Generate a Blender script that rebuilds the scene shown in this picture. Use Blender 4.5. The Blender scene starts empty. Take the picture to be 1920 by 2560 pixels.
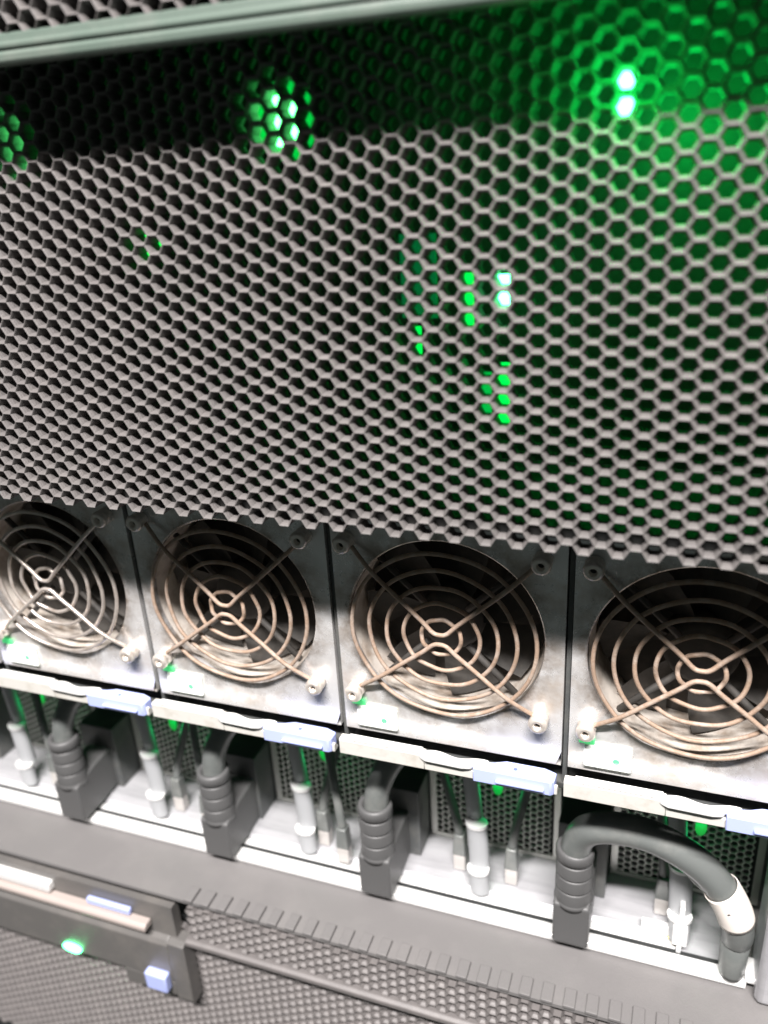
import bpy, math, random
from mathutils import Vector, Matrix
random.seed(7)
S = bpy.context.scene
COL = S.collection

# ---------------------------------------------------------------- camera
cam_d = bpy.data.cameras.new('camera')
cam = bpy.data.objects.new('camera', cam_d); COL.objects.link(cam)
RX = Vector((0.94046664, 0.33557037, -0.05399106)); DN = Vector((0.08267886, -0.37994709, -0.92130582)); FW = Vector((-0.32967668, 0.86199347, -0.38507214))
M4 = Matrix.Identity(4)
for r in range(3):
    M4[r][0] = RX[r]; M4[r][1] = -DN[r]; M4[r][2] = -FW[r]
M4.translation = Vector((0.0924725, -0.3921891, 0.0000379))
cam.matrix_world = M4
cam_d.sensor_fit = 'VERTICAL'; cam_d.sensor_height = 24.0
cam_d.lens = 2037.606 / 2560 * 24.0
cam_d.clip_start = 0.01; cam_d.clip_end = 50
cam_d.dof.use_dof = True; cam_d.dof.focus_distance = 0.54; cam_d.dof.aperture_fstop = 2.7
S.camera = cam

# ---------------------------------------------------------------- world, lamp, exposure
w = bpy.data.worlds.new('World'); S.world = w; w.use_nodes = True
w.node_tree.nodes['Background'].inputs[0].default_value = (0.86, 1.0, 0.95, 1)
w.node_tree.nodes['Background'].inputs[1].default_value = 0.065
ld = bpy.data.lights.new('aisle_tube_lamp', 'AREA'); ld.shape = 'RECTANGLE'; ld.size = 1.7; ld.size_y = 0.11
ld.energy = 385; ld.color = (1.0, 0.955, 0.94)
lo = bpy.data.objects.new('aisle_tube_lamp', ld); COL.objects.link(lo)
lo.location = (0.20, -1.632, 2.25)
lo.rotation_euler = (Vector((0, 0.05, -0.2)) - Vector(lo.location)).to_track_quat('-Z', 'Y').to_euler()
S.view_settings.view_transform = 'Standard'; S.view_settings.look = 'None'
S.view_settings.exposure = 0.0; S.view_settings.gamma = 1.0
S.render.engine = 'CYCLES'

# ---------------------------------------------------------------- materials
def mat(name, col, rough=0.5, metal=0.0, spec=0.5, emit=None, estr=0.0, dirt=None, dscale=40, damount=0.5,
        bump=0.0, bscale=400, rvar=0.0, stretch=None, coat=0.0):
    m = bpy.data.materials.new(name); m.use_nodes = True
    nt = m.node_tree; b = nt.nodes['Principled BSDF']
    b.inputs['Base Color'].default_value = (*col, 1); b.inputs['Roughness'].default_value = rough
    b.inputs['Metallic'].default_value = metal; b.inputs['Specular IOR Level'].default_value = spec
    b.inputs['Coat Weight'].default_value = coat
    if emit:
        b.inputs['Emission Color'].default_value = (*emit, 1); b.inputs['Emission Strength'].default_value = estr
    tc = nt.nodes.new('ShaderNodeTexCoord'); src = tc.outputs['Object']
    oi = nt.nodes.new('ShaderNodeObjectInfo'); va = nt.nodes.new('ShaderNodeVectorMath'); va.operation = 'ADD'
    ms_ = nt.nodes.new('ShaderNodeMath'); ms_.operation = 'MULTIPLY'; ms_.inputs[1].default_value = 7.3
    nt.links.new(oi.outputs['Random'], ms_.inputs[0]); nt.links.new(src, va.inputs[0]); nt.links.new(ms_.outputs[0], va.inputs[1]); src = va.outputs[0]
    if stretch:
        mp = nt.nodes.new('ShaderNodeMapping'); mp.inputs['Scale'].default_value = stretch
        nt.links.new(src, mp.inputs['Vector']); src = mp.outputs['Vector']
    if dirt:
        n = nt.nodes.new('ShaderNodeTexNoise'); n.inputs['Scale'].default_value = dscale
        n.inputs['Detail'].default_value = 8; n.inputs['Roughness'].default_value = 0.65
        nt.links.new(src, n.inputs['Vector'])
        r = nt.nodes.new('ShaderNodeValToRGB')
        r.color_ramp.elements[0].position = 0.62 - 0.3 * damount; r.color_ramp.elements[1].position = 0.82 - 0.25 * damount
        nt.links.new(n.outputs['Fac'], r.inputs['Fac'])
        mx = nt.nodes.new('ShaderNodeMix'); mx.data_type = 'RGBA'
        mx.inputs[6].default_value = (*col, 1); mx.inputs[7].default_value = (*dirt, 1)
        nt.links.new(r.outputs['Color'], mx.inputs[0]); nt.links.new(mx.outputs[2], b.inputs['Base Color'])
        if rvar:
            mr = nt.nodes.new('ShaderNodeMapRange'); mr.inputs['To Min'].default_value = rough
            mr.inputs['To Max'].default_value = min(1, rough + rvar)
            nt.links.new(r.outputs['Color'], mr.inputs['Value']); nt.links.new(mr.outputs['Result'], b.inputs['Roughness'])
    if bump:
        n2 = nt.nodes.new('ShaderNodeTexNoise'); n2.inputs['Scale'].default_value = bscale; n2.inputs['Detail'].default_value = 4
        nt.links.new(src, n2.inputs['Vector'])
        bp = nt.nodes.new('ShaderNodeBump'); bp.inputs['Strength'].default_value = bump; bp.inputs['Distance'].default_value = 0.001
        nt.links.new(n2.outputs['Fac'], bp.inputs['Height']); nt.links.new(bp.outputs['Normal'], b.inputs['Normal'])
    return m

G = mat('grille_plastic', (0.113, 0.105, 0.102), 0.55, spec=0.35, dirt=(0.142, 0.131, 0.126), dscale=60, bump=0.25, bscale=900)
G2 = mat('lower_grille_plastic', (0.135, 0.125, 0.122), 0.5, dirt=(0.165, 0.152, 0.147), dscale=60, bump=0.2, bscale=900)
LIPM = mat('lip_with_green_glare', (0.085, 0.115, 0.095), 0.42, spec=0.5, dirt=(0.12, 0.14, 0.12), dscale=25, bump=0.1)  # grey lip with the green veiling glare mixed into its base colour
BLK = mat('black_interior', (0.02, 0.022, 0.022), 0.7)
DARK = mat('dark_steel', (0.09, 0.095, 0.095), 0.5, metal=0.3, dirt=(0.14, 0.14, 0.13), dscale=30)
PLATE = mat('zinc_plate', (0.80, 0.795, 0.79), 0.27, metal=0.5, dirt=(0.56, 0.50, 0.44), dscale=30, damount=0.40, bump=0.06, bscale=300, rvar=0.25)
def dust_ring(m, col):
    """grime that has settled round the fan opening of the plate"""
    nt = m.node_tree; b = nt.nodes['Principled BSDF']; prev = b.inputs['Base Color'].links[0].from_socket
    tc = nt.nodes.new('ShaderNodeTexCoord'); sx = nt.nodes.new('ShaderNodeSeparateXYZ'); cx = nt.nodes.new('ShaderNodeCombineXYZ')
    nt.links.new(tc.outputs['Object'], sx.inputs[0]); nt.links.new(sx.outputs[0], cx.inputs[0]); nt.links.new(sx.outputs[2], cx.inputs[1])
    ln = nt.nodes.new('ShaderNodeVectorMath'); ln.operation = 'LENGTH'; nt.links.new(cx.outputs[0], ln.inputs[0])
    mr = nt.nodes.new('ShaderNodeMapRange'); mr.inputs['From Min'].default_value = 0.092; mr.inputs['From Max'].default_value = 0.068
    nt.links.new(ln.outputs['Value'], mr.inputs['Value'])
    n = nt.nodes.new('ShaderNodeTexNoise'); n.inputs['Scale'].default_value = 55; n.inputs['Detail'].default_value = 9; n.inputs['Roughness'].default_value = 0.7
    for l in list(nt.links):
        if l.to_node.type == 'TEX_NOISE' and l.to_socket.name == 'Vector': nt.links.new(l.from_socket, n.inputs['Vector']); break
    r = nt.nodes.new('ShaderNodeValToRGB'); r.color_ramp.elements[0].position = 0.35; r.color_ramp.elements[1].position = 0.62
    nt.links.new(n.outputs['Fac'], r.inputs['Fac'])
    mu = nt.nodes.new('ShaderNodeMath'); mu.operation = 'MULTIPLY'; nt.links.new(mr.outputs['Result'], mu.inputs[0]); nt.links.new(r.outputs['Color'], mu.inputs[1])
    mx = nt.nodes.new('ShaderNodeMix'); mx.data_type = 'RGBA'; mx.inputs[7].default_value = (*col, 1)
    nt.links.new(mu.outputs[0], mx.inputs[0]); nt.links.new(prev, mx.inputs[6]); nt.links.new(mx.outputs[2], b.inputs['Base Color'])
dust_ring(PLATE, (0.24, 0.195, 0.155))
DUCT = mat('duct_zinc', (0.60, 0.55, 0.49), 0.5, metal=0.2, dirt=(0.36, 0.29, 0.23), dscale=60, damount=0.6, bump=0.3, bscale=250)
WIRES = mat('bright_wire', (0.62, 0.56, 0.51), 0.3, metal=0.6, dirt=(0.45, 0.38, 0.32), dscale=120, damount=0.5, bump=0.2, bscale=900)
WIRE = mat('tarnished_wire', (0.31, 0.22, 0.16), 0.6, metal=0.1, dirt=(0.40, 0.325, 0.27), dscale=150, damount=0.6, bump=0.4, bscale=900)
NICK = mat('nickel_screw', (0.72, 0.66, 0.60), 0.33, metal=0.55, dirt=(0.4, 0.33, 0.28), dscale=150, damount=0.3)
FANB = mat('fan_black', (0.045, 0.042, 0.038), 0.75, dirt=(0.075, 0.067, 0.058), dscale=80)
DUSTB = mat('dusty_dark', (0.06, 0.055, 0.05), 0.8, dirt=(0.11, 0.095, 0.08), dscale=50)
WHT = mat('white_metal', (0.82, 0.82, 0.81), 0.3, metal=0.2, spec=0.6, bump=0.03, bscale=200)
LIPB = mat('handle_beige', (0.66, 0.645, 0.60), 0.40, metal=0.2, dirt=(0.55, 0.52, 0.46), dscale=70, damount=0.4, bump=0.08)
BLUE = mat('blue_latch_plastic', (0.40, 0.46, 0.80), 0.35, spec=0.6, bump=0.05, bscale=500)
BLUED = mat('blue_dark_hole', (0.10, 0.13, 0.35), 0.6)
FLOORM = mat('tray_aluminium', (0.44, 0.44, 0.455), 0.40, metal=0.3, dirt=(0.37, 0.37, 0.385), dscale=20, bump=0.05, bscale=300, stretch=(1, 8, 8))
VENT = mat('vent_steel', (0.45, 0.45, 0.42), 0.4, metal=0.4)
LEVG = mat('grey_lever_plastic', (0.36, 0.37, 0.38), 0.45, bump=0.05)
RUB = mat('cable_rubber', (0.125, 0.135, 0.13), 0.34, spec=0.6, bump=0.12, bscale=200, dirt=(0.175, 0.18, 0.17), dscale=40)  # base colour lifted to carry the haze over the cables
RUBB = mat('plug_plastic', (0.085, 0.085, 0.085), 0.5, bump=0.15, bscale=600)
PAPER = mat('label_paper', (0.80, 0.74, 0.68), 0.6, bump=0.1, bscale=120)
INK = mat('label_ink', (0.08, 0.07, 0.07), 0.6)
TOPC = mat('grey_powder_coat', (0.155, 0.149, 0.147), 0.55, spec=0.4, dirt=(0.182, 0.174, 0.17), dscale=9, damount=0.5, bump=0.25, bscale=700)
PANEL = mat('panel_charcoal', (0.115, 0.11, 0.105), 0.42, spec=0.5, dirt=(0.15, 0.14, 0.13), dscale=25, bump=0.1)
PALE = mat('pale_trim', (0.36, 0.31, 0.285), 0.35, bump=0.05)
GLED = mat('green_led', (0.0, 0.2, 0.05), 0.3, emit=(0.085, 1.0, 0.30), estr=15)
GLEDM = mat('green_led_dim', (0.0, 0.2, 0.05), 0.3, emit=(0.0, 1.0, 0.08), estr=1.3)
GLEDC = mat('green_led_core', (0.0, 0.2, 0.05), 0.3, emit=(0.10, 1.0, 0.22), estr=11)
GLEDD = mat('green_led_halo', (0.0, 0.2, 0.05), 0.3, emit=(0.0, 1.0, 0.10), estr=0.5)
GLEDB = mat('green_led_bay', (0.0, 0.2, 0.05), 0.3, emit=(0.0, 1.0, 0.15), estr=0.13)
WIND = mat('window_plastic', (0.85, 0.9, 0.84), 0.25, spec=0.7, coat=0.4)
GDOT = mat('green_dot', (0.1, 0.5, 0.2), 0.3, emit=(0.1, 1.0, 0.3), estr=0.5)
GOLD = mat('gold_contact', (0.75, 0.6, 0.15), 0.3, metal=0.8)

# ---------------------------------------------------------------- mesh builder
class MB:
    def __init__(s): s.v = []; s.f = []; s.sm = []
    def add(s, vs, fs, smooth=False):
        o = len(s.v); s.v += [tuple(p) for p in vs]
        s.f += [tuple(i + o for i in f) for f in fs]; s.sm += [smooth] * len(fs)
        return s
    def box(s, x0, x1, y0, y1, z0, z1):
        return s.add([(x0,y0,z0),(x1,y0,z0),(x1,y1,z0),(x0,y1,z0),(x0,y0,z1),(x1,y0,z1),(x1,y1,z1),(x0,y1,z1)],
                     [(0,3,2,1),(4,5,6,7),(0,1,5,4),(1,2,6,5),(2,3,7,6),(3,0,4,7)])
    def prism(s, poly, axis, a, b, smooth=False):
        """poly: list of 2D points; axis 'x': (y,z) poly; 'y': (x,z); 'z': (x,y)"""
        def P(u, v, t): return {'x': (t,u,v), 'y': (u,t,v), 'z': (u,v,t)}[axis]
        n = len(poly); vs = [P(u,v,a) for u,v in poly] + [P(u,v,b) for u,v in poly]
        s.add(vs, [(i,(i+1)%n,n+(i+1)%n,n+i) for i in range(n)], smooth)
        o = len(s.v) - 2*n
        s.f += [tuple(range(o+n-1, o-1, -1)), tuple(range(o+n, o+2*n))]; s.sm += [False, False]
        return s
    def lathe(s, prof, c, axis='y', n=24, smooth=True, sy=1.0):
        """prof: list of (r, t)"""
        vs = []
        for r, t in prof:
            for k in range(n):
                a = 2*math.pi*k/n; u = r*math.cos(a); v = r*math.sin(a)*sy
                vs.append({'y': (c[0]+u, c[1]+t, c[2]+v), 'z': (c[0]+u, c[1]+v, c[2]+t), 'x': (c[0]+t, c[1]+u, c[2]+v)}[axis])
        fs = []
        for j in range(len(prof)-1):
            for k in range(n):
                fs.append((j*n+k, j*n+(k+1)%n, (j+1)*n+(k+1)%n, (j+1)*n+k))
        return s.add(vs, fs, smooth)
    def tube(s, pts, r, n=10, closed=False, caps=True, rz=None):
        pts = [Vector(p) for p in pts]; N = len(pts); vs = []; up = None
        rr = r if isinstance(r, (list, tuple)) else [r]*N
        for i, p in enumerate(pts):
            if closed: t = pts[(i+1)%N] - pts[i-1]
            else: t = pts[min(i+1,N-1)] - pts[max(i-1,0)]
            t.normalize()
            if up is None:
                up = Vector((0,1,0)) if abs(t.y) < 0.9 else Vector((1,0,0))
            up = (up - t*up.dot(t)).normalized(); sd = t.cross(up)
            for k in range(n):
                a = 2*math.pi*k/n; vs.append(p + (up*math.cos(a) + sd*math.sin(a))*rr[i])
        fs = []
        for i in range(N if closed else N-1):
            j = (i+1) % N
            for k in range(n): fs.append((i*n+k, i*n+(k+1)%n, j*n+(k+1)%n, j*n+k))
        s.add(vs, fs, True)
        if caps and not closed:
            o = len(s.v) - N*n
            s.f += [tuple(range(o+n-1, o-1, -1)), tuple(range(o+(N-1)*n, o+N*n))]; s.sm += [False, False]
        return s
    def build(s, name, m, parent=None, bevel=0.0, seg=2, loc=None, ms=None):
        me = bpy.data.meshes.new(name); me.from_pydata(s.v, [], s.f)
        me.polygons.foreach_set('use_smooth', s.sm); me.materials.append(m)
        me.update()
        import bmesh
        bm = bmesh.new(); bm.from_mesh(me); bmesh.ops.recalc_face_normals(bm, faces=bm.faces)
        if bevel:
            es = [e for e in bm.edges if len(e.link_faces) == 2 and e.calc_face_angle(0) > 0.6]
            r = bmesh.ops.bevel(bm, geom=es, offset=bevel, segments=seg, affect='EDGES', profile=0.6, clamp_overlap=True)
            for f in r['faces']: f.smooth = True
        bm.to_mesh(me); bm.free()
        o = bpy.data.objects.new(name, me); COL.objects.link(o)
        if parent: o.parent = parent
        if loc: o.location = loc
        return o

def smooth_path(pts, k=8):
    """Catmull-Rom"""
    P = [Vector(p) for p in pts]; P = [2*P[0]-P[1]] + P + [2*P[-1]-P[-2]]; out = []
    for i in range(1, len(P)-2):
        a, b, c, d = P[i-1], P[i], P[i+1], P[i+2]
        for j in range(k):
            t = j/k
            out.append(0.5*((2*b) + (c-a)*t + (2*a-5*b+4*c-d)*t*t + (3*b-a-3*c+d)*t**3))
    out.append(P[-2]); return out

def thing(name, label, cat, loc=(0,0,0), group=None):
    o = bpy.data.objects.new(name, None); COL.objects.link(o); o.location = loc; o.empty_display_size = 0.02
    o['label'] = label; o['category'] = cat
    if group: o['group'] = group
    return o

def copy_tree(o, parent=None):
    c = o.copy(); COL.objects.link(c)
    if parent: c.parent = parent
    for ch in [x for x in bpy.data.objects if x.parent == o]: copy_tree(ch, c)
    return c

A = 0.8660254
def honeycomb(x0, x1, z0, z1, y, depth=0.005, pitch=0.01, wall=0.0022, ph=(0, 0), lip=0.0007, fill=False):
    """moulded honeycomb sheet: front face at y, going back by depth; keeps cells whose centres are in range"""
    s = pitch/math.sqrt(3); m = MB(); cells = set()
    ro = s; r1 = s*(1 - (wall*0.62)/pitch); r2 = s*(1 - wall/pitch)
    i0 = math.floor((x0-ph[0])/(pitch*A)); i1 = math.ceil((x1-ph[0])/(pitch*A))
    for i in range(i0, i1+1):
        cx = ph[0] + i*pitch*A
        if cx < x0 or cx > x1: continue
        off = 0.5 if i % 2 == 0 else 0.0
        j0 = math.floor((ph[1]-z1)/pitch)-1; j1 = math.ceil((ph[1]-z0)/pitch)+1
        for j in range(j0, j1+1):
            cz = ph[1] - (j+off)*pitch
            if cz < z0 or cz > z1: continue
            cells.add((i, j)); vs = []
            for (r, yy) in ((ro, y), (ro-(ro-r2)*0.22, y+lip*0.22), (ro-(ro-r2)*0.55, y+lip*1.2), (r2*1.01, y+lip*3.6), (r2*0.96, y+depth), (ro, y+depth)):
                for k in range(6):
                    a = math.radians(60*k); vs.append((cx+r*math.cos(a), yy, cz+r*math.sin(a)))
            fs = []
            for l in range(5):
                for k in range(6): fs.append((l*6+k, l*6+(k+1)%6, (l+1)*6+(k+1)%6, (l+1)*6+k))
            # outer skirt where there is no neighbour is added for every cell: it is hidden inside walls otherwise
            m.add(vs, fs)
    # skirt on boundary
    for (i, j) in cells:
        ev = i % 2 == 0
        cx = ph[0] + i*pitch*A; cz = ph[1] - (j + (0.5 if ev else 0.0))*pitch
        nb = {0: (i+1, j if ev else j-1), 1: (i, j-1), 2: (i-1, j if ev else j-1),
              3: (i-1, j+1 if ev else j), 4: (i, j+1), 5: (i+1, j+1 if ev else j)}
        for k in range(6):
            if nb[k] not in cells:
                a = math.radians(60*k); b = math.radians(60*k+60)
                p = (cx+ro*math.cos(a), cz+ro*math.sin(a)); q = (cx+ro*math.cos(b), cz+ro*math.sin(b))
                m.add([(p[0],y,p[1]),(q[0],y,q[1]),(q[0],y+depth,q[1]),(p[0],y+depth,p[1])], [(0,1,2,3)])
    return m

def point_light(name, loc, energy, col, r, parent=None):
    l = bpy.data.lights.new(name, 'POINT'); l.energy = energy; l.color = col; l.shadow_soft_size = r
    o = bpy.data.objects.new(name, l); COL.objects.link(o); o.location = loc
    if parent: o.parent = parent
    return o

PM = 0.1651
CX = [-0.3763, -0.2112, -0.0461, 0.1190]           # fan module centres
ZC = -0.293
GREEN = (0.0, 1.0, 0.11)

# ================================================================ rack surround
rack = thing('server_rack', 'dark rack around the equipment with a silver mounting post at the right edge', 'server rack')
MB().box(-1.1, 0.9, 0.62, 0.63, -1.5, 0.6).build('back_wall', BLK, rack)
MB().box(-1.11, -1.1, -0.05, 0.63, -1.5, 0.6).build('side_wall', BLK, rack)
MB().box(0.9, 0.91, -0.05, 0.63, -1.5, 0.6).build('side_wall', BLK, rack)
pp = MB()
pp.prism([(0.1835,0.098),(0.186,0.094),(0.225,0.094),(0.225,0.135),(0.1835,0.135)], 'z', -0.5975, -0.47)
post = pp.build('mounting_post', FLOORM, rack, bevel=0.003)
fl = MB().box(0.1765, 0.225, 0.104, 0.125, -0.5910, -0.585); fl.build('post_foot', WHT, post, bevel=0.002)

# ================================================================ main chassis
main = thing('blade_chassis', 'large grey chassis with a tall hexagon grille lit green from inside', 'server chassis')
honeycomb(-0.47, 0.24, -0.186, 0.068, 0.0, 0.0112, wall=0.0028).build('honeycomb_grille', G, main)
MB().box(-0.49, 0.26, 0.110, 0.114, -0.178, 0.085).build('inner_board', mat('board_dark', (0.055, 0.06, 0.06), 0.5, dirt=(0.03, 0.035, 0.03), dscale=18, damount=0.8, bump=0.3, bscale=60), main)
MB().box(-0.49, 0.26, 0.006, 0.21, -0.184, -0.179).build('mid_shelf', DARK, main)
MB().box(-0.49, 0.26, 0.004, 0.21, 0.085, 0.09).build('roof_panel', DARK, main)
# bay: ceiling, back wall, floor with rails
MB().box(-0.75, 0.30, 0.0725, 0.30, -0.4085, -0.404).build('bay_ceiling', DARK, main)
MB().box(-0.75, 0.30, 0.190, 0.196, -0.592, -0.409).build('bay_back_wall', mat('bay_dark', (0.12, 0.15, 0.135), 0.55, dirt=(0.07, 0.09, 0.08), dscale=25, damount=0.7), main)  # wall colour raised to carry the hazy veil in the dark bay
XL, XR = -0.75, 0.178
prof = [(0.1205,-0.5945),(0.1205,-0.5930),(0.1275,-0.5928),(0.1287,-0.5926),(0.1320,-0.5895),(0.140,-0.5878),(0.1895,-0.5878),(0.1895,-0.5975),(0.1205,-0.5975)]
tray = MB().prism(prof, 'x', XL, 0.126).build('bay_tray', FLOORM, main, bevel=0.0008)
MB().prism([(0.122,-0.5955),(0.190,-0.5905),(0.190,-0.598),(0.122,-0.598)], 'x', 0.1302, XR).build('bay_tray', FLOORM, main)
MB().prism([(0.1045,-0.5975),(0.1045,-0.5925),(0.1055,-0.5915),(0.1160,-0.5915),(0.1163,-0.5975)], 'x', XL, XR).build('front_rail', WHT, main, bevel=0.0006)
MB().box(XL, XR, 0.1164, 0.1203, -0.5978, -0.5922).build('groove_shade_strip', BLK, main)  # black strip stands in for the shade in the groove between rails
MB().box(XL, 0.126, 0.1208, 0.1276, -0.5927, -0.5918).build('tray_edge', WHT, main, bevel=0.0003)
MB().box(0.1262, 0.130, 0.118, 0.170, -0.5972, -0.545).build('tray_divider', WHT, main, bevel=0.0008)
db = MB().box(0.1225, 0.1335, 0.1165, 0.1235, -0.583, -0.566).build('divider_clip', WHT, main, bevel=0.001)
MB().box(0.0985, 0.1205, 0.1275, 0.1325, -0.5877, -0.578).build('tray_tab', WHT, main, bevel=0.0006)
MB().box(0.1195, 0.1245, 0.1275, 0.130, -0.5900, -0.585).build('contact_pin', GOLD, main)
MB().box(0.260, 0.264, 0.0, 0.20, -0.60, 0.09).build('side_panel', DARK, main)

# green status lamps behind the grille, with added green fill lights
def led(parent, m, pts, name='status_led_glow', label=None):
    o = m.build(name, pts, parent)
    if label: o['label'] = label
    return o
def disc(cx, y, cz, rx, rz, t=0.002, n=20):
    return MB().prism([(cx+rx*math.cos(2*math.pi*k/n), cz+rz*math.sin(2*math.pi*k/n)) for k in range(n)], 'y', y, y+t)
l = led(main, disc(0.0595, 0.0122, 0.0250, 0.0042, 0.0090), GLED, label='brightest green lamp, straight behind the mesh at the upper right')
point_light('led_and_fill_light', (0.0597, 0.0100, 0.0250), 0.060, GREEN, 0.003, main)
point_light('led_and_fill_light', (0.0600, -0.014, 0.0250), 0.11, (0.0, 1.0, 0.10), 0.004, main)  # added in front of the mesh to spread green glow, no lamp there
point_light('led_and_fill_light', (0.085, 0.066, 0.015), 0.20, GREEN, 0.02, main)  # added green fill behind the mesh so the holes read green
point_light('led_and_fill_light', (0.150, 0.066, -0.010), 0.10, GREEN, 0.02, main)  # second added green fill, not at any lamp
for cx, en in ((-0.1045, 0.002), (-0.2650, 0.004)):
    l = led(main, disc(cx, 0.0128, 0.0257, 0.0100, 0.0120), GLEDC)
    led(main, disc(cx, 0.0152, 0.0257, 0.0175, 0.0185), GLEDD)  # dim emitting disc paints the spread glow around the core
    point_light('led_and_fill_light', (cx, 0.0118, 0.0257), en, GREEN, 0.006, main)
# small indicator bars lower down, two of them painted green glow without a lamp
def bar(x0, x1, z0, z1, m, y=0.0128, d=0.0): return MB().box(x0, x1, y, y+0.002, z0, z1).build('indicator_led_glow', m, main)
bar(0.0045, 0.0095, -0.0655, -0.0495, GLED, 0.0128)
bar(-0.0125, -0.0085, -0.0760, -0.0485, GLEDM)
bar(-0.0425, -0.0365, -0.0930, -0.0750, GLEDM)
bar(0.0045, 0.0100, -0.1275, -0.0930, GLEDM)  # reflected green light painted as a glowing bar
bar(-0.0045, 0.0005, -0.1240, -0.0980, mat('green_led_faint', (0, 0.2, 0.05), 0.4, emit=(0, 1, 0.12), estr=0.5))
bar(-0.0490, -0.0300, -0.0720, -0.0300, mat('green_glow_patch', (0, 0.2, 0.05), 0.4, emit=(0, 1, 0.25), estr=0.10), 0.022)  # faint green glow painted by emission, neither lamp nor reflector
bar(-0.1985, -0.1835, -0.0370, -0.0255, GLEDM, 0.0128)
point_light('led_and_fill_light', (0.0, 0.050, -0.090), 0.010, GREEN, 0.006, main)

# ================================================================ upper unit
upper = thing('upper_server', 'grey server at the top left whose hexagon mesh ends in a pale horizontal lip', 'server')
YU = -0.030
honeycomb(-0.47, 0.24, 0.0745, 0.17, YU+0.0008, 0.0105, wall=0.0028, ph=(0.0045, 0.0745)).build('honeycomb_grille', G, upper)
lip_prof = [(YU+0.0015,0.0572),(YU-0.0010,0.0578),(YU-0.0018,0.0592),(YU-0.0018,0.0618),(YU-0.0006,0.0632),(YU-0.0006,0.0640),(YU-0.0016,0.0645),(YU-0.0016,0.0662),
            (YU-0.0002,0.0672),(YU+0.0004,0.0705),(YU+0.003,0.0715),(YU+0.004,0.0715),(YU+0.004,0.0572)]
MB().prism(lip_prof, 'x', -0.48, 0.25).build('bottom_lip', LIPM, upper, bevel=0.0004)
MB().box(-0.48, 0.25, YU+0.0042, -0.0005, 0.0690, 0.0712).build('bottom_plate', BLK, upper)  # shade under the unit is put in as a black sheet
MB().box(-0.48, 0.25, -0.0005, 0.003, 0.0715, 0.19).build('inner_panel', BLK, upper)

# ================================================================ fan modules
def guard_leg(sx_z):
    c = []
    up = sx_z
    zt, zb = (0.062, 0.0046) if up > 0 else (-0.053, -0.0042)
    L = [(-0.064, zt), (-0.046, zt*0.70 + zb*0.30), (-0.026, zt*0.37+zb*0.63), (-0.012, zt*0.14+zb*0.86), (-0.005, zb*1.15), (0, zb*0.85),
         (0.005, zb*1.15), (0.012, zt*0.14+zb*0.86), (0.026, zt*0.37+zb*0.63), (0.046, zt*0.70 + zb*0.30), (0.064, zt)]
    return smooth_path([(x, 0.0608 + (0.006 if abs(x) > 0.06 else 0), z) for x, z in L], 6)

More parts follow.
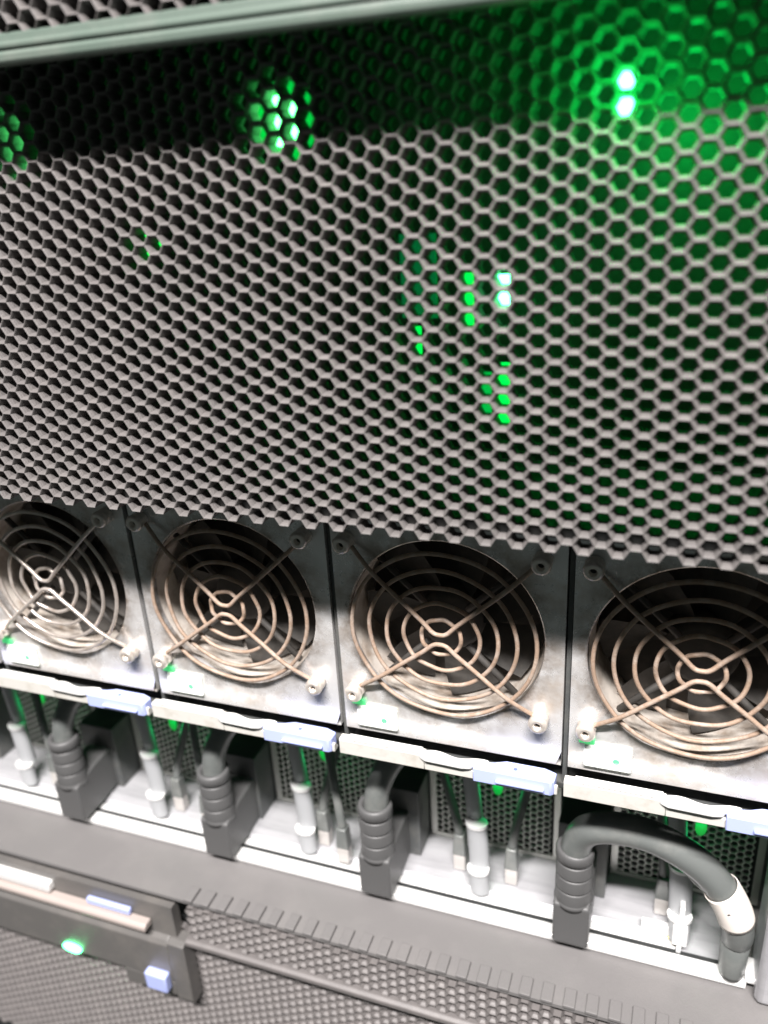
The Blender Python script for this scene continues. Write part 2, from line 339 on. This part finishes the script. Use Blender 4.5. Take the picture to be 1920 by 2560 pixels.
def make_fan_module():
    t = thing('fan_module', '', 'fan module', (0, 0, ZC), 'fan modules in a row under the grille')
    # face plate with a round opening
    n = 72; R = 0.0690; x0, x1, z0, z1 = -0.0785, 0.0820, -0.0935, 0.106
    m = MB(); inner = []; outer = []
    for k in range(n):
        a = 2*math.pi*k/n; c, s_ = math.cos(a), math.sin(a)
        inner.append((R*c, R*s_))
        tt = min((x1/c) if c > 1e-9 else (x0/c if c < -1e-9 else 9), (z1/s_) if s_ > 1e-9 else (z0/s_ if s_ < -1e-9 else 9))
        outer.append((tt*c, tt*s_))
    vs = []
    for y, ring in ((0.0700, outer), (0.0700, [(u*1.012, v*1.012) for u, v in inner]), (0.0706, inner), (0.078, inner)):
        vs += [(u, y, v) for u, v in ring]
    fs = []
    for l in range(3):
        for k in range(n): fs.append((l*n+k, l*n+(k+1)%n, (l+1)*n+(k+1)%n, (l+1)*n+k))
    m.add(vs, fs)
    # folded-back sides of the plate with exact corners
    m.add([(x0,0.07,z0),(x1,0.07,z0),(x1,0.07,z1),(x0,0.07,z1),(x0,0.110,z0),(x1,0.110,z0),(x1,0.110,z1),(x0,0.110,z1)],
          [(0,1,5,4),(1,2,6,5),(2,3,7,6),(3,0,4,7)])
    plate = m.build('face_plate', PLATE, t)
    mc = MB()
    for cx, cz in ((x0,z0),(x1,z0),(x1,z1),(x0,z1)): pass
    # duct
    d = MB().lathe([(0.0688,0.0),(0.0680,0.004),(0.0665,0.012),(0.0665,0.040)], (0,0.0755,0), n=72)
    d.build('fan_duct', DUCT, t)
    MB().lathe([(0.070,0.0),(0.0,0.0)], (0,0.1155,0), n=48).build('duct_back', DUSTB, t)
    # rotor: hub + blades
    r = MB().lathe([(0.0,-0.002),(0.019,-0.002),(0.0225,0.0),(0.0235,0.003),(0.0235,0.020),(0.0,0.020)], (0,0.088,0), n=36)
    for b in range(7):
        a0 = 2*math.pi*b/7; vs = []; fs = []; NR, NA = 6, 6
        for i in range(NR):
            rr = 0.0225 + (0.064-0.0225)*i/(NR-1)
            for j in range(NA):
                a = a0 + 0.62*j/(NA-1) + 0.22*i/(NR-1)
                vs.append((rr*math.cos(a), 0.090 + 0.016*j/(NA-1), rr*math.sin(a)))
        for i in range(NR-1):
            for j in range(NA-1):
                q = i*NA+j; fs.append((q, q+1, q+NA+1, q+NA))
        r.add(vs, fs, True)
    rot = r.build('fan_rotor', FANB, t)
    for k in range(4):
        st = MB(); a = math.radians(45+90*k)
        st.tube([(0.02*math.cos(a), 0.0815, 0.02*math.sin(a)), (0.068*math.cos(a), 0.0815, 0.068*math.sin(a))], 0.0024, 6)
        st.build('motor_strut', FANB, t)
    # wire guard
    g = MB()
    for R_ in (0.0140, 0.0268, 0.0393, 0.0520, 0.0648):
        k = 64
        g.tube([(R_*math.cos(2*math.pi*i/k), 0.0645+0.0006*math.sin(i*0.7+R_*300), 0.965*R_*math.sin(2*math.pi*i/k)) for i in range(k)], 0.0015, 10, closed=True)
    for up in (1, -1): g.tube(guard_leg(up), 0.0016, 10)
    g.build('fan_guard', WIRE, t)
    # screws
    for sx in (-1, 1):
        for sz, zz in ((1, 0.064), (-1, -0.0555)):
            xx = sx*0.0668
            s = MB().lathe([(0.0,0.0050),(0.0023,0.0050),(0.0024,0.0006),(0.0030,0.0),(0.0046,-0.0002),(0.0060,0.0010),(0.0066,0.0024),(0.0066,0.0042),(0.0054,0.0056),(0.0056,0.0066),(0.0064,0.0080),(0.0064,0.0110),(0.0050,0.0128)],
                           (xx, 0.0578, zz), n=24)
            so = s.build('thumb_screw', NICK, t)
            MB().lathe([(0.0022,0.0),(0.0,0.0)], (xx, 0.0620, zz), n=16).build('screw_socket', BLK, so)
    # indicator window
    wz0, wz1, wx0, wx1 = -0.0880, -0.0700, -0.0680, -0.0365
    wd = MB().box(wx0, wx1, 0.0668, 0.0699, wz0, wz1).build('indicator_window', WIND, t, bevel=0.0012)
    MB().lathe([(0.0022,0.0),(0.0,-0.0004)], (-0.0465, 0.0667, -0.0800), n=16).build('indicator_led_glow', GDOT, wd)
    MB().box(wx0-0.0035, wx0+0.007, 0.0675, 0.0699, wz1+0.0005, wz1+0.0045).build('light_pipe', GDOT, wd, bevel=0.0005)
    # handle bar (lip) : local z = world - ZC
    hz = lambda z: z - ZC
    hb = MB()
    hb.prism([(0.0550,hz(-0.4000)),(0.0550,hz(-0.3880)),(0.0560,hz(-0.3870)),(0.0620,hz(-0.3870)),(0.0620,hz(-0.3895)),(0.0575,hz(-0.3895)),(0.0575,hz(-0.4000))], 'x', -0.0790, -0.0130)
    hb.prism([(0.0552,hz(-0.4002)),(0.0552,hz(-0.3935)),(0.0575,hz(-0.3930)),(0.0620,hz(-0.3990)),(0.0620,hz(-0.4000))], 'x', -0.0128, 0.0820)
    hb.build('handle_bar', LIPB, t, bevel=0.0006)
    MB().box(-0.0720, -0.0150, 0.0548, 0.0612, hz(-0.3868), hz(-0.3852)).build('handle_top_highlight', WHT, t, bevel=0.0005)  # white strip paints the top-lit edge of the beige handle
    # white sprung lever with wavy rear edge
    poly = [(-0.0170,0.0545),(-0.0120,0.0520),(0.0150,0.0515),(0.0215,0.0530),(0.0230,0.0560)]
    back = []
    for i in range(14):
        u = i/13; x = 0.0330 - u*(0.0330+0.0175)
        back.append((x, 0.0600 + 0.0018*math.sin(u*9.5+0.6)))
    lv = MB().prism(poly + back, 'z', hz(-0.3905), hz(-0.3865))
    lvo = lv.build('release_lever', WHT, t, bevel=0.0008)
    # blue latch
    bp = [(0.0235,0.0525),(0.0780,0.0525),(0.0800,0.0545),(0.0805,0.0630),(0.0720,0.0660),(0.0450,0.0660),(0.0370,0.0625),(0.0235,0.0600)]
    bl = MB().prism(bp, 'z', hz(-0.4000), hz(-0.3880)).build('blue_latch', BLUE, t, bevel=0.0010)
    MB().lathe([(0.0016,0.0),(0.0,0.0)], (0.0525, 0.0590, hz(-0.38785)), axis='z', n=16).build('latch_hole', BLUED, bl)
    sl = MB().box(0.0400, 0.0735, 0.0500, 0.0526, hz(-0.3962), hz(-0.3940)); sl.build('latch_grip', BLUE, bl, bevel=0.0006)
    MB().box(0.0440, 0.0690, 0.0521, 0.0528, hz(-0.3978), hz(-0.3966)).build('latch_slot', BLUED, bl)
    return t

fan = make_fan_module()
labels = [(CX[3], 'rightmost fan module, its round wire guard cut off by the picture edge'),
          (CX[2], 'fan module third from the left, right of centre, with a complete rusty round wire guard'),
          (CX[1], 'fan module second from the left with a complete tan wire guard'),
          (CX[0], 'leftmost fan module with a whole wire guard, washed out by glare'),
          (CX[0]-PM, 'fan module cut off at the left edge, only its blue latch showing')]
mods = []
for i, (x, lab) in enumerate(labels):
    o = fan if i == 0 else copy_tree(fan)
    o.location = (x, 0, ZC); o['label'] = lab; mods.append(o)
    for ch in [c for c in bpy.data.objects if c.parent == o]:
        if ch.name.startswith('fan_guard'): ch.rotation_euler.y = math.radians((-0.8, 0.5, 1.1, -0.4, 0)[i])
        if ch.name.startswith('fan_guard') and i >= 3:
            ch.material_slots[0].link = 'OBJECT'; ch.material_slots[0].material = WIRES; ch['label'] = 'pale silvery wire guard'
        if ch.name.startswith('fan_rotor'): ch.rotation_euler.y = i*0.9
        if ch.name.startswith('release_lever'): ch.location.x = (0, 0.0006, -0.0008, 0.0004, 0)[i]
# dark dividers between the modules (chassis)
for x in [CX[0]-PM] + CX:
    MB().box(x+0.0828, x+0.0858, 0.0735, 0.1900, -0.4035, -0.1845).build('module_divider', DARK, main)
MB().box(-0.75, 0.30, 0.1200, 0.124, -0.4035, -0.1845).build('fan_bay_wall', BLK, main)

# ================================================================ power supplies in the bay
def vent_mb(x0, x1, z0, z1, y):
    m = honeycomb(x0+0.006, x1-0.006, z0+0.006, z1-0.004, y, 0.0012, pitch=0.0068, wall=0.0020, ph=(x0+0.008, z0+0.006), lip=0.0002)
    m.box(x0, x0+0.0055, y-0.0004, y+0.0015, z0, z1); m.box(x1-0.0055, x1, y-0.0004, y+0.0015, z0, z1)
    m.box(x0+0.0055, x1-0.0055, y-0.0004, y+0.0015, z0, z0+0.0045); m.box(x0+0.0055, x1-0.0055, y-0.0004, y+0.0015, z1-0.004, z1)
    return m
def make_psu():
    t = thing('power_supply', '', 'power supply', (0, 0, -0.5878), 'power supplies in the bay under the fans')
    zb = 0.0005
    vent_mb(-0.0500, 0.0700, zb, 0.085, 0.180).build('vent_panel', VENT, t)
    MB().box(-0.0500, 0.0700, 0.186, 0.1885, zb, 0.085).build('vent_backing', BLK, t)
    MB().box(-0.0930, -0.0520, 0.150, 0.1885, zb, 0.075).build('inlet_housing', DARK, t, bevel=0.001)
    # stepped release handle
    def seg(zlo, zhi, yc, r, lean):
        m = MB(); n = 16; vs = []
        for z in (zlo, zhi):
            for k in range(n):
                a = 2*math.pi*k/n
                vs.append((0.009 + r*math.cos(a)+lean*(z-0.001), yc + 0.8*r*math.sin(a), z))
        m.add(vs, [(k,(k+1)%n,n+(k+1)%n,n+k) for k in range(n)], True)
        m.add(vs[:n], [tuple(range(n))]); m.add(vs[n:], [tuple(range(n))]); return m
    h = seg(0.001, 0.0245, 0.128, 0.0084, -0.05); h2 = seg(0.0262, 0.070, 0.1335, 0.0090, -0.05); h3 = seg(0.0722, 0.150, 0.140, 0.0070, -0.09)
    for q in (h2, h3): h.add(q.v, q.f, True)
    ho = h.build('release_handle', LEVG, t)
    c1 = seg(0.0240, 0.0268, 0.1275, 0.0098, -0.05); c2 = seg(0.0696, 0.0728, 0.1330, 0.0098, -0.05)
    c1.build('handle_lit_band', WHT, ho, bevel=0.0004); c2.build('handle_lit_band', WHT, ho, bevel=0.0004)  # white bands paint the lit tops of the grey ledges
    d = disc(0.018, 0.160, 0.090, 0.0045, 0.009).build('status_led_glow', GLEDB, t)
    point_light('led_and_fill_light', (0.018, 0.152, 0.090), 0.010, (0.0, 1.0, 0.25), 0.008, t)
    return t
psu = make_psu()
pl = [(-0.0461, 'power supply below the third whole fan from the left, behind the upright grey handle'),
      (0.1190, 'power supply at the right, perforated vent seen under the arching cable'),
      (-0.2112, 'power supply below the second whole fan, its grey handle having two bright lit ledges'),
      (-0.3763, 'power supply in the bay below the leftmost whole fan, mostly hidden by cables'),
      (-0.5414, 'power supply at the left edge of the bay, partly cut off by the frame')]
for i, (x, lab) in enumerate(pl):
    o = psu if i == 0 else copy_tree(psu)
    o.location = (x, 0, -0.5878); o['label'] = lab

# ================================================================ power cords
def make_cord(x, z, cable_pts, rc, label, sleeve=False, dz=0.0):
    t = thing('power_cable', label, 'power cable', (x, 0.095, z), 'power cables plugged in along the bay')
    # body: angled plug, local origin = bottom centre of the front face
    b = MB()
    b.prism([(0.0,0.0015),(0.0,0.043),(0.006,0.045),(0.030,0.050),(0.060,0.052),(0.060,0.004),(0.030,0.0015)], 'x', -0.0142, 0.0142)
    body = b.build('plug_body', RUBB, t, bevel=0.0022, seg=3)
    s = MB(); pr = []
    zz = 0.040; r = 0.0146
    pr += [(0.0, zz-0.002), (0.0150, zz), (0.0152, zz+0.004)]
    z = zz + 0.004
    for k in range(3):
        pr += [(r, z+0.0004), (r, z+0.0008), (r-0.0002, z+0.0112), (r-0.0004, z+0.0118), (r-0.0016, z+0.0120), (r-0.0016, z+0.0134)]
        z += 0.0137
    pr += [(r+0.0004, z+0.001), (r+0.0004, z+0.0085), (r-0.001, z+0.0105), (r-0.0035, z+0.0105), (rc*0.9, z+0.006)]
    s.lathe(pr, (0, 0.0125, 0), axis='z', n=32)
    s.build('strain_relief', RUBB, t)
    pts = [(0, 0.0125, z-0.012)] + [(p[0]-x, p[1]-0.095, p[2]-zw(z_=0)) if False else (p[0]-x, p[1]-0.095, p[2]-t.location[2]) for p in cable_pts]
    path = smooth_path(pts, 8)
    MB().tube(path, rc, 20).build('cable', RUB, t)
    return t, path
ZB = -0.5880
def cp(x): return [(x+0.001,0.1075,-0.497),(x+0.005,0.110,-0.472),(x+0.018,0.120,-0.448),(x+0.045,0.136,-0.434),(x+0.085,0.150,-0.430),(x+0.120,0.165,-0.440),(x+0.135,0.178,-0.47)]
make_cord(-0.449, ZB, cp(-0.449), 0.0100, 'black angled power plug and cord, leftmost of the four in the bay')
make_cord(-0.2805, ZB-0.001, cp(-0.2805), 0.0105, 'black angled power plug and cord, second from the left, below the second fan')
make_cord(-0.1225, ZB, cp(-0.1225), 0.0108, 'black angled power plug and cord, third from the left, its cable rising into the dark')
t4, path4 = make_cord(0.0448, ZB, [(0.0452,0.106,-0.497),(0.0490,0.104,-0.478),(0.060,0.100,-0.464),(0.080,0.0985,-0.4585),(0.100,0.0985,-0.460),(0.120,0.099,-0.4685),(0.138,0.1005,-0.482),(0.152,0.1015,-0.4995),(0.1615,0.102,-0.518),(0.1665,0.105,-0.538),(0.1668,0.109,-0.550)],
             0.0117, 'thick power cord arching right from its plug, a white label sleeve near its end')
ps = path4
i0 = 8*8 - 4
seg_ = [p for p in ps if (t4.location + p).z < -0.497 and (t4.location+p).x > 0.14 and (t4.location+p).z > -0.526]
sl = MB()
r_s = 0.0134
sl.tube(seg_, r_s, 28, caps=False)
slo = sl.build('label_sleeve', PAPER, t4)
sol = slo.modifiers.new('thick', 'SOLIDIFY'); sol.thickness = 0.0006
# lines of small print on the sleeve: short dashes on the camera side
mid = [seg_[len(seg_)*k//4] for k in (1, 2)]
ink = MB()
tang = (seg_[-1] - seg_[0]).normalized()
vv = (Vector((0.0925,-0.392,0)) - (t4.location + mid[0])).normalized(); vv = (vv - tang*vv.dot(tang)).normalized(); sd = tang.cross(vv)
for row in range(3):
    base = seg_[0].lerp(seg_[-1], 0.38 + 0.14*row)
    for q in range(5):
        if random.random() < 0.45: continue
        a = -0.55 + q*0.2
        p = base + (vv*math.cos(a) + sd*math.sin(a))*(r_s+0.0006)
        u = (sd*math.cos(a) - vv*math.sin(a))*0.0010; w_ = tang*0.0007
        ink.add([p-u-w_, p+u-w_, p+u+w_, p-u+w_], [(0,1,2,3)])
ink.build('label_print', INK, slo)
# connector end of the labelled cord
MB().lathe([(0.0,0.0),(0.0088,0.0),(0.0092,0.004),(0.0096,0.006),(0.0118,0.050),(0.0,0.055)], (0.1668-t4.location.x, 0.110-0.095, -0.5900-t4.location.z), axis='z', n=28).build('cord_end', RUB, t4)

# thinner cable under the arch
t = thing('data_cable', 'thin dark cable running under the arching power cord into the white label', 'cable', (0.110, 0.12, -0.475))
MB().tube(smooth_path([(0,0,0),(0.012,-0.004,-0.014),(0.024,-0.008,-0.027),(0.036,-0.009,-0.036),(0.050,-0.009,-0.046)], 8), 0.0052, 14).build('cable_jacket', RUB, t)

# small network plugs hanging beside the handles
def make_net(x, y, lean, label, i, top):
    t = thing('network_cable', label, 'network cable', (x, y, -0.5870), 'thin network cables hanging beside the grey handles')
    MB().prism([(-0.0055,0.0),(0.0055,0.0),(0.0055,0.017),(-0.0055,0.017)], 'y', -0.004, 0.006).build('connector', mat('clear_connector', (0.42, 0.40, 0.38), 0.25, spec=0.8) if i == 0 else bpy.data.materials['clear_connector'], t, bevel=0.001)
    MB().prism([(-0.0062,0.0172),(0.0062,0.0172),(0.0045,0.040),(-0.0045,0.040)], 'y', -0.0045, 0.0065).build('boot', RUB, t, bevel=0.0015)
    MB().tube(smooth_path([(0,0.001,0.039),(lean*0.3,0.003,0.060),(lean,0.010,0.095),(lean*1.8,0.020,0.135),(lean*2.0,0.035,top)], 8), 0.0040, 12).build('cable', RUB, t)
    return t
nets = [(-0.0600,0.148,-0.016,'thin dark network cable left of the grey handle below the third fan'),
        (-0.0125,0.145, 0.010,'thin dark network cable right of the grey handle below the third fan'),
        (-0.1900,0.140, 0.012,'thin dark network cable right of the grey handle below the second fan'),
        (-0.1640,0.125,-0.010,'short network connector just left of the third power plug'),
        (-0.3500,0.140, 0.014,'thin dark network cable right of the grey handle below the leftmost whole fan'),
        (-0.3100,0.128,-0.008,'short network connector just left of the second power plug'),
        (0.1130,0.150,-0.006,'flat grey network lead behind the arch, left of the white divider'),
        (-0.5000,0.135,-0.012,'pale network connector on the tray at the left edge')]
for i, (x, y, ln, lab) in enumerate(nets): make_net(x, y, ln, lab, i, 0.165)

# ================================================================ lower unit
YF = 0.050; ZT = -0.600
low = thing('lower_server', 'grey server at the bottom with a plain top cover and notched front edge', 'server')
MB().box(-0.80, 0.42, YF+0.0005, 0.40, -0.6035, ZT).build('top_cover', TOPC, low)
hp = 0.0100
XM0 = -0.298
# front strip of mesh between top edge and ridge
honeycomb(XM0+0.004, 0.40, -0.6445, -0.6085, YF, 0.0060, wall=0.0040, pitch=0.0098).build('mesh_strip', G2, low)
# notched tabs folded over the top edge
tb = MB(); k = 0
tp = 0.0098*A*2
x = math.ceil(XM0/tp)*tp
while x < 0.40:
    tb.box(x-0.0044, x+0.0044, YF-0.0010, YF+0.0150, ZT+0.0004, ZT+0.0034)
    x += tp
tb.build('edge_tabs', TOPC, low, bevel=0.0005)
MB().box(XM0, 0.42, YF+0.0075, YF+0.010, -0.652, -0.6205).build('strip_backing', BLK, low)
MB().prism([(YF-0.004,-0.6545),(YF-0.004,-0.6500),(YF-0.001,-0.6478),(YF+0.006,-0.6478),(YF+0.006,-0.6545)], 'x', XM0, 0.42).build('ridge', G2, low, bevel=0.0008)
honeycomb(-0.80, 0.40, -0.90, -0.652, YF+0.010, 0.0060, wall=0.0040, pitch=0.0098, ph=(0.003, 0.002)).build('honeycomb_grille', G2, low)
MB().box(-0.82, 0.42, YF+0.024, YF+0.028, -1.0, -0.655).build('grille_backing', BLK, low)
# operator panel at the left
pn = MB()
pn.prism([(YF-0.006,-0.708),(YF-0.006,-0.6600),(YF-0.003,-0.6560),(YF+0.011,-0.6500),(YF+0.011,-0.720)], 'x', -0.66, -0.3182)
pn.prism([(YF-0.004,-0.7330),(YF-0.006,-0.7270),(YF-0.006,-0.6560),(YF+0.000,-0.6540),(YF+0.011,-0.6540),(YF+0.011,-0.7330)], 'x', -0.3180, -0.3000)
pn.prism([(YF-0.006,-0.7260),(YF-0.006,-0.7082),(YF+0.0108,-0.7082),(YF+0.0108,-0.7260)], 'x', -0.375, -0.3181)
panel = pn.build('operator_panel', PANEL, low, bevel=0.001)
MB().box(-0.66, -0.3105, YF+0.0015, YF+0.0118, -0.6538, -0.6165).build('panel_recess', PANEL, low)
MB().prism([(YF-0.010,-0.6440),(YF-0.010,-0.6390),(YF-0.007,-0.6365),(YF+0.0012,-0.6365),(YF+0.0012,-0.6440)], 'x', -0.66, -0.3360).build('pull_bar', PALE, panel, bevel=0.0012)
MB().box(-0.66, -0.4480, YF-0.006, YF+0.004, -0.6340, -0.6235).build('white_bar', WHT, panel, bevel=0.002)
MB().box(-0.4050, -0.3560, YF-0.004, YF+0.001, -0.6350, -0.6285).build('blue_catch', BLUE, panel, bevel=0.001)
MB().prism([(-0.3450,-0.7150),(-0.3210,-0.7150),(-0.3210,-0.6940),(-0.3450,-0.6940)], 'y', YF-0.0145, YF-0.0055).build('blue_button', BLUE, panel, bevel=0.002)
disc(-0.4360, YF-0.0085, -0.7020, 0.0110, 0.0055).build('power_led', GLED, panel)
point_light('led_and_fill_light', (-0.436, YF-0.012, -0.712), 0.002, GREEN, 0.004, panel)
